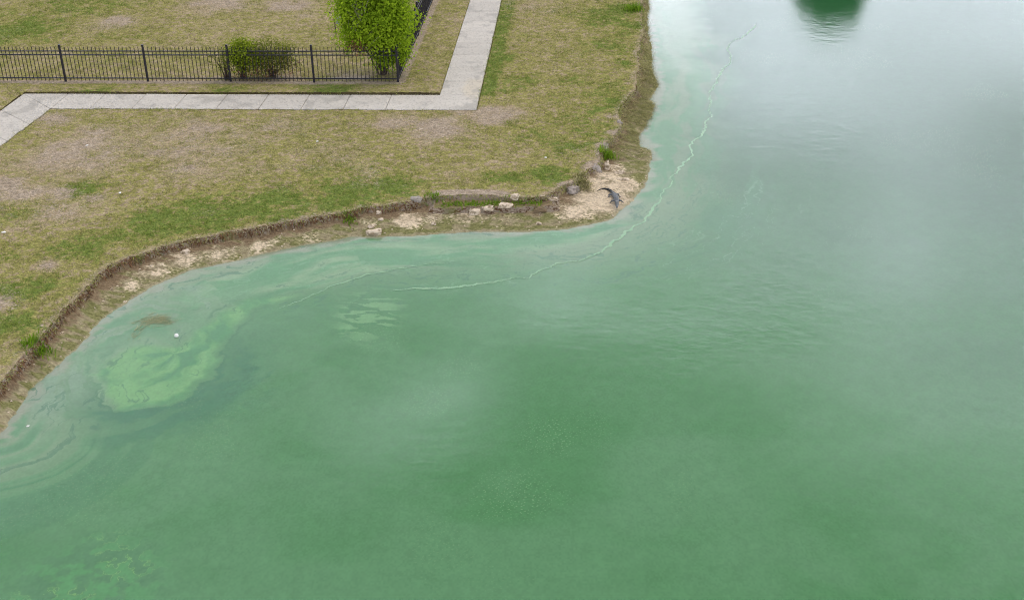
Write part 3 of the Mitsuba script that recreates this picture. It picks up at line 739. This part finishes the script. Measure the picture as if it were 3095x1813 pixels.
def block(x, y, s, turn, top, label, seed):
    """an angular slab of dry soil with a broken outline, its top near the lawn's level"""
    k = key_for('turf_block'); tag(k, label, 'soil block')
    r2 = np.random.default_rng(seed)
    a = np.sort(r2.uniform(0, 2 * np.pi, 9))
    ring = np.c_[np.cos(a) * s[0], np.sin(a) * s[1]] * r2.uniform(.62, 1.12, (9, 1))
    h = trimesh.convex.convex_hull(np.vstack([np.c_[ring, np.full(9, -s[2])], np.c_[ring * .80, r2.uniform(-.06, .0, 9)]]))
    h = h.subdivide().subdivide().subdivide()
    v = np.array(h.vertices)
    v += (np.stack([meshkit.fbm(v * 11 + o + seed, 4, o) for o in (1, 2, 3)], -1) - .5) * [.15, .15, .10]
    h = trimesh.Trimesh(v, h.faces, process=False)
    h.apply_transform(trimesh.transformations.euler_matrix(r2.normal(0, .05), r2.normal(0, .05), turn))
    h.apply_translation([x, y, top])
    scene[k] = mikit.ply(h, 'm_soil', smooth=40)


block(2.00, 26.92, (.27, .19, .18), .5, .03, 'grey block of dry soil broken from the bank behind the upright rock', 23)
block(1.43, 25.77, (.19, .22, .15), .9, -.01, 'grey block of dry soil at the bank left of the alligator', 24)
block(2.36, 28.35, (.11, .24, .16), -.3, .035, 'long grey block of soil slipping from the bank behind the bright green sedge', 25)
block(2.90, 30.0, (.09, .26, .14), .0, .035, 'grey block of soil on the bank edge farthest up the right shore', 26)

# small stones and shell bits
NP = 420
px_, py_ = rng.uniform(-9, 4.8, NP * 14), rng.uniform(16, 43, NP * 14)
pl, pw = edges(np.c_[px_, py_])
ok = (pl > .08) & (pw < -.02)
px_, py_ = px_[ok][:NP], py_[ok][:NP]
ico = trimesh.creation.icosphere(subdivisions=0)
pv, pf = [], []
for i, (x, y, zz) in enumerate(zip(px_, py_, gz(px_, py_))):
    s = rng.uniform(.006, .022) * np.array([1.3, 1, .7])
    pv.append(ico.vertices * s * rng.uniform(.7, 1.2, (12, 1)) + [x, y, zz + .004]); pf.append(ico.faces + 12 * i)
scene['pebbles'] = mikit.ply((np.vstack(pv), np.vstack(pf)), 'm_rock')
tag('pebbles', 'pale pebbles and shell bits strewn over the muddy beach', None, None, 'stuff')

# ------------------------------------------------------------------ plants on the bank


def tuft(name, label, x, y, n, h, m, rad=.10, lean=(.1, .8), droop=.25, cat='grass tuft', toward=None, group=None):
    k = key_for(name); tag(k, label, cat, group)
    a = rng.uniform(0, 2 * np.pi, n); l = rng.uniform(*lean, n)
    d = np.c_[np.cos(a) * np.sin(l), np.sin(a) * np.sin(l), np.cos(l)]
    if toward is not None:
        d = d * .6 + np.array(toward); d /= np.linalg.norm(d, axis=1, keepdims=True)
    q = np.c_[x + rng.normal(0, rad, n), y + rng.normal(0, rad, n)]
    b = np.c_[q, gz(q[:, 0], q[:, 1]) - .01]
    v, f, t = blades(b, d, rng.uniform(.5, 1.1, n) * h, rng.uniform(.005, .011, n), rng.uniform(0, 2, n) * droop, rng.random(n))
    scene[k + '__blades'] = mikit.ply((v, f), m, uv=t)
    tag(k + '__blades', kind='stuff')


tuft('sedge_tuft', 'bright green sedge tuft on the bank above the sandy point', 2.40, 27.85, 190, .30, 'm_blade_green', .10)
tuft('sedge_tuft', 'olive tuft of hanging grass between grey soil block and sand', 1.66, 25.98, 190, .24, 'm_blade_sedge', .10, toward=(.35, -.25, -.1))
tuft('sedge_tuft', 'yellow olive grass tuft beside the sand left of the alligator', 1.70, 26.25, 150, .22, 'm_blade_sedge', .09, toward=(.35, -.2, 0))
tuft('weed_plant', 'dark green weed on the right bank at the top edge of the picture', 4.34, 41.2, 240, .36, 'm_blade_green', .16, cat='plant')
tuft('weed_plant', 'dark green weed growing on the bank at the left edge of the picture', -8.55, 18.75, 200, .22, 'm_blade_green', .12, cat='plant')
tuft('weed_plant', 'small green weed on the foot of the middle brown bank', -3.55, 24.28, 110, .14, 'm_blade_green', .07, cat='plant')
tuft('weed_plant', 'low green weed at the left end of the grey soil strip', -1.75, 25.18, 120, .14, 'm_blade_green', .09, cat='plant')
n = 900
q = np.c_[rng.uniform(-1.55, .7, n), 24.92 + rng.normal(0, .09, n)]
a = rng.uniform(0, 2 * np.pi, n); l = rng.uniform(.2, 1.0, n)
v, f, t = blades(np.c_[q, gz(q[:, 0], q[:, 1]) - .01], np.c_[np.cos(a) * np.sin(l), np.sin(a) * np.sin(l), np.cos(l)], rng.uniform(.05, .12, n), rng.uniform(.005, .010, n), rng.uniform(0, .5, n), rng.random(n))
scene['terrace_turf'] = mikit.ply((v, f), 'm_blade_green', uv=t)
tag('terrace_turf', 'green turf on the slumped terrace below the grey soil strip', kind='stuff')
# dry sedge hanging over the right bank, and brown roots hanging out of the cut


def fringe(key, label, sel, per_m, h, m, out, down, one_tone=True):
    P = ledge_pts[sel]
    n = int(len(P) * .03 * per_m)
    i = rng.integers(0, len(P) - 1, n)
    tan = P[np.minimum(i + 3, len(P) - 1)] - P[np.maximum(i - 3, 0)]; tan /= np.linalg.norm(tan, axis=1, keepdims=True) + 1e-9
    nrm = np.c_[tan[:, 1], -tan[:, 0]]
    q = P[i] + nrm * rng.uniform(-.03, .05, n)[:, None]
    d = np.c_[nrm * rng.uniform(out[0], out[1], n)[:, None] + tan * rng.normal(0, .3, n)[:, None], rng.uniform(down[0], down[1], n)]
    d /= np.linalg.norm(d, axis=1, keepdims=True)
    b = np.c_[q, gz(q[:, 0], q[:, 1]) + .005]
    # only where the strands have air to hang in
    v, f, t = blades(b, d, rng.uniform(.4, 1.1, n) * h, rng.uniform(.004, .009, n), rng.uniform(.05, .35, n), rng.random(n))
    if not one_tone:
        t = np.repeat(np.c_[np.clip(f2(q, 1.3, 3, 81) * 1.5 - .3 + rng.normal(0, .15, n), 0, 1), rng.random(n)], 5, 0)
    scene[key] = mikit.ply((v, f), m, uv=t)
    tag(key, label, None, None, 'stuff')


n = 52000
q = np.c_[rng.uniform(2.2, 5.4, n), rng.uniform(27.3, 46, n)]
ql, qw_ = edges(q)
ok = (ql > -.04) & (qw_ < -.03) & (rng.random(n) < (.30 + .8 * sm(.3, .65, f2(q * [.5, 1.2], 3.5, 3, 71))) * sm(27.6, 28.7, q[:, 1]))
q = q[ok]; n = len(q)
d = np.c_[rng.uniform(.3, 1.0, n), rng.normal(-.1, .25, n), rng.uniform(-.15, .5, n)]; d /= np.linalg.norm(d, axis=1, keepdims=True)
v, f, t = blades(np.c_[q, gz(q[:, 0], q[:, 1])], d, rng.uniform(.08, .26, n), rng.uniform(.004, .009, n), rng.uniform(.1, .5, n), rng.random(n))
scene['dry_sedge'] = mikit.ply((v, f), 'm_blade_sedge', uv=t)
tag('dry_sedge', 'dry olive sedge hanging over the right bank down to the water', kind='stuff')
left_sel = (ledge_pts[:, 1] < 25.2) & (ledge_pts[:, 1] > 16) & (ledge_pts[:, 0] < -1.9)
rim_sel = (ledge_pts[:, 1] > 15.5) & (ledge_pts[:, 1] < 47) & (ledge_pts[:, 0] < 6) & (ledge_pts[:, 0] > -10)
fringe('rim_grass', 'dry and green grass spilling over the edge of the bank', rim_sel, 120, .08, 'm_grass', (.1, .7), (-.35, .8), one_tone=False)
fringe('hanging_roots', 'reddish brown roots hanging from the cut bank', left_sel, 110, .15, 'm_root', (.25, .7), (-1.0, -.1))

# ------------------------------------------------------------------ alligator on the sand
def alligator():
    k = tag('alligator', 'small grey alligator lying on the pale sand with its tail curled back', 'alligator')
    g = -0.225
    path = np.array([(2.02, 25.90), (2.10, 25.97), (2.19, 26.00), (2.27, 25.97), (2.33, 25.88), (2.365, 25.76), (2.385, 25.64), (2.40, 25.53), (2.41, 25.42), (2.415, 25.31), (2.415, 25.22), (2.41, 25.14), (2.405, 25.06), (2.40, 24.98)])
    rad = np.array([.005, .011, .018, .025, .032, .040, .052, .062, .064, .056, .045, .047, .032, .022])
    zc = np.array([gz(*q) for q in path])
    zc = np.maximum(zc, g - .02)
    P = np.c_[path, zc + rad * .95]

    def ball(c, r, s=(1, 1, 1)):
        return m3.Manifold.sphere(1.0, 14).scale([r * s[0], r * s[1], r * s[2]]).translate([float(c[0]), float(c[1]), float(c[2])])

    def bone(a, ra, b_, rb):
        return m3.Manifold.batch_hull([ball(a, ra), ball(b_, rb)])
    parts = [bone(P[i], rad[i], P[i + 1], rad[i + 1]) for i in range(len(P) - 1)]
    for (i, sgn, fwd) in ((6, 1, -.3), (6, -1, -.3), (9, 1, .25), (9, -1, .25)):
        t = P[i + 1] - P[i - 1]; t[2] = 0; t /= np.linalg.norm(t)
        s = np.array([t[1], -t[0], 0]) * sgn
        hip = P[i] + s * rad[i] * .6
        knee = P[i] + s * (rad[i] + .055) + t * fwd * .10 + [0, 0, -.008]
        foot = knee + s * .015 - t * fwd * .16; foot[2] = max(gz(foot[0], foot[1]), g - .03) + .010
        parts += [bone(hip, .026, knee, .017), bone(knee, .017, foot, .012)]
        for q in (-.5, 0, .5):
            toe = foot + (s * .8 + t * (q + .3)) * .040; toe[2] = foot[2] - .003
            parts.append(bone(foot, .010, toe, .005))
    # eyes and nostril bumps on the head
    t = P[-1] - P[-4]; t[2] = 0; t /= np.linalg.norm(t); s = np.array([t[1], -t[0], 0])
    for sgn in (-1, 1):
        parts.append(ball(P[-3] + s * sgn * .022 + [0, 0, .040], .013))
        parts.append(ball(P[-1] + s * sgn * .008 + [0, 0, .017], .007))
    # rows of raised scutes down the back, and the crest of the tail
    for i in range(3, len(P) - 4):
        for f_ in (0, .33, .66):
            c = P[i] * (1 - f_) + P[i + 1] * f_; r = rad[i] * (1 - f_) + rad[i + 1] * f_
            t2 = P[i + 1] - P[i]; t2 /= np.linalg.norm(t2); s2 = np.array([t2[1], -t2[0], 0])
            for o in ((-.5, 0, .5) if i >= 5 else (-.15, .15)):
                parts.append(ball(c + s2 * o * r + np.array([0, 0, r * (.95 - .35 * o * o)]), .0075 if i >= 5 else .009, (1, 1, 1.1)))
    M = m3.Manifold.batch_boolean(parts, m3.OpType.Add).refine_to_length(.012)
    mm = M.to_mesh()
    tm = trimesh.Trimesh(mm.vert_properties[:, :3], mm.tri_verts, process=True)
    trimesh.smoothing.filter_taubin(tm, iterations=4)
    v = np.array(tm.vertices)
    b_ = v[:, 2] - zc.mean()
    near_i = cKDTree(path).query(v[:, :2])[1]
    light = np.clip((near_i - 4.0) / 2.0, 0, 1) * (.55 + .45 * np.sin(np.linalg.norm(v[:, :2] - path[0], axis=1) * 60) * 0 + .2)
    scene[k] = mikit.ply((v, tm.faces), 'm_gator', smooth=True, uv=np.c_[np.clip(light, 0, 1), light])


alligator()

# ------------------------------------------------------------------ things in and on the water
def ribbon(key, label, pts, width, seed, jag=.10, cat='algae', m='m_algae'):
    p = np.asarray(pts, float)
    L = np.r_[0, np.cumsum(np.linalg.norm(np.diff(p, axis=0), axis=1))]
    t = np.arange(0, L[-1], .035)
    c = np.stack([np.interp(t, L, p[:, k]) for k in (0, 1)], -1)
    c = jitter(c, jag, 2.3, seed); c = jitter(c, jag * .75, 6, seed + 3); c = jitter(c, jag * .25, 19, seed + 6)
    d = np.gradient(c, axis=0); d /= np.linalg.norm(d, axis=1, keepdims=True) + 1e-9
    nn = np.c_[-d[:, 1], d[:, 0]]
    q = np.c_[t, t * 0, t * 0]
    taper = np.clip(np.minimum(t, t[-1] - t) / .6, 0, 1) ** .5
    wl = width * taper * (.12 + 1.9 * np.clip(meshkit.fbm(q * 1.1 + seed, 3, seed) - .28, 0, 1) + .5 * meshkit.noise(q * 14, seed + 1) ** 2)
    wr = width * taper * (.12 + 1.9 * np.clip(meshkit.fbm(q * 1.3 + 50 + seed, 3, seed + 2) - .28, 0, 1) + .5 * meshkit.noise(q * 17, seed + 4) ** 2)
    v = np.stack([c + nn * wl[:, None], c - nn * wr[:, None]], 1).reshape(-1, 2)
    v = np.c_[v, np.full(len(v), WATER_Z + .004 + .0008 * (seed % 3))]
    i = np.arange(len(c) - 1)[:, None] * 2
    scene[key] = mikit.ply((v, np.concatenate([i + [0, 1, 3], i + [0, 3, 2]])), m)
    if label:
        tag(key, label, cat)


SCUM = [(8.41, 40.45), (7.98, 39.21), (7.22, 38.30), (6.98, 37.62), (6.89, 36.30), (6.41, 35.28), (6.11, 34.11), (5.79, 33.38), (5.70, 32.48), (5.49, 31.29), (5.21, 30.49), (5.02, 29.73), (4.67, 29.29), (4.58, 28.43), (4.10, 27.36), (3.68, 26.35), (3.34, 25.40), (3.14, 24.83), (2.90, 24.29), (2.55, 23.87), (2.29, 23.46), (2.10, 23.26), (1.90, 22.87), (1.36, 22.50), (0.94, 22.36), (0.59, 22.00), (0.33, 21.70), (0.01, 21.71), (-0.48, 21.54), (-0.81, 21.38), (-1.29, 21.30), (-1.70, 21.32), (-2.10, 21.30), (-2.41, 21.20)]
ribbon('algae_line', 'long thin pale green line of scum winding along the pond from the top', SCUM, .032, 5, .085)
ribbon('algae_streak', 'faint thin streak of scum between the long scum line and the middle beach', [(-1.2, 22.45), (-1.89, 22.40), (-3.04, 21.92), (-3.59, 21.51), (-4.17, 20.89), (-4.55, 20.52)], .022, 25, .06)

bl = trimesh.creation.icosphere(subdivisions=3, radius=.040)
bl.apply_translation([-6.25, 19.53, WATER_Z + .022])
scene['ball'] = mikit.ply(bl, 'm_white', smooth=True)
tag('ball', 'small white ball floating on the algae at the left of the pond', 'ball')
# plant litter floating by the bank
n = 150
a = rng.normal(.55, .5, n)
q = np.c_[-6.79 + rng.normal(0, .17, n), 20.14 + rng.normal(0, .10, n)]
q = np.vstack([q, np.c_[-7.05 + rng.normal(0, .06, 25), 19.75 + rng.normal(0, .2, 25)]]); a = np.r_[a, rng.normal(1.2, .3, 25)]
n = len(a)
d = np.c_[np.cos(a), np.sin(a), rng.uniform(0, .12, n)]
v, f, t = blades(np.c_[q, np.full(n, WATER_Z + .006)], d, rng.uniform(.06, .20, n), rng.uniform(.004, .010, n), np.zeros(n), rng.random(n))
scene['floating_weed'] = mikit.ply((v, f), 'm_float', uv=t)
tag('floating_weed', 'raft of tan dead plant stems floating off the left bank', 'floating weed', kind='stuff')

# scraps of litter
for i, (x, y, s, lab) in enumerate([(-10.86, 23.56, .06, 'white scrap of paper on the grass at the left edge of the picture'), (-4.85, 28.77, .045, 'small white scrap on the dry lawn below the middle of the sidewalk'),
                                    (.87, 27.41, .045, 'small white scrap on the green lawn up from the grey soil block'), (-10.65, 28.73, .045, 'white scrap on the bare lawn below the sidewalk bend'),
                                    (-8.95, 25.62, .05, 'pale scrap at the edge of the green patch on the left lawn'), (-8.0, 16.61, .035, 'tiny white scrap floating by the lower left shore')]):
    k = key_for('litter_scrap'); tag(k, lab, 'scrap')
    s *= .75
    m = lump_mesh(s, s * .7, s * .22, 60 + i, 2, .5)
    m.apply_transform(trimesh.transformations.rotation_matrix(i * 1.3, [0, 0, 1])); m.apply_translation([x, y, max(gz(x, y) + .03, WATER_Z + .006)])
    scene[k] = mikit.ply(m, 'm_white')

# ------------------------------------------------------------------ the tree across the pond, seen mirrored in it
k = tag('round_tree', 'dense green tree on the far shore, seen only mirrored in the pond', 'tree')
tx, ty = 17.3, 64.8
tp = [(np.array([[tx, ty, -.2], [tx + .05, ty, 1.2], [tx - .05, ty, 2.4], [tx, ty, 4.2]]), np.array([.24, .19, .15, .07]))]
cent = []
for (c, r, cnt) in [((0, 0, 4.3), (1.9, 1.9, 1.9), 110), ((-.5, 0, 3.2), (2.0, 1.9, 1.3), 60), ((.1, 0, 5.2), (1.7, 1.6, 1.3), 90)]:
    q = rng.normal(size=(cnt, 3)); q /= np.linalg.norm(q, axis=1, keepdims=True)
    cent.append(np.array([tx, ty, 0]) + np.array(c) + q * np.array(r) * rng.uniform(.6, 1, (cnt, 1)))
cent = np.vstack(cent)
for c in cent[::9]:
    tp.append((np.array([[tx, ty, 2.0], [tx, ty, 2.4] + (c - [tx, ty, 2.4]) * .5, c]), np.array([.09, .05, .015])))
scene[k + '__trunk'] = mikit.ply(tubes(tp, 7), 'm_bark')
n = 46000
i = rng.integers(0, len(cent), n)
pos = cent[i] + rng.normal(0, .26, (n, 3))
nr = pos - np.array([tx, ty, 3.5]); nr /= np.linalg.norm(nr, axis=1, keepdims=True); nr = nr + rng.normal(0, .5, (n, 3)); nr /= np.linalg.norm(nr, axis=1, keepdims=True)
v, f, t = leaves(pos, nr, rng.uniform(.10, .18, n), np.clip(rng.random(len(cent))[i] * .6 + rng.random(n) * .4, 0, 1), .55)
scene[k + '__crown'] = mikit.ply((v, f), 'm_leaf_tree', uv=t)
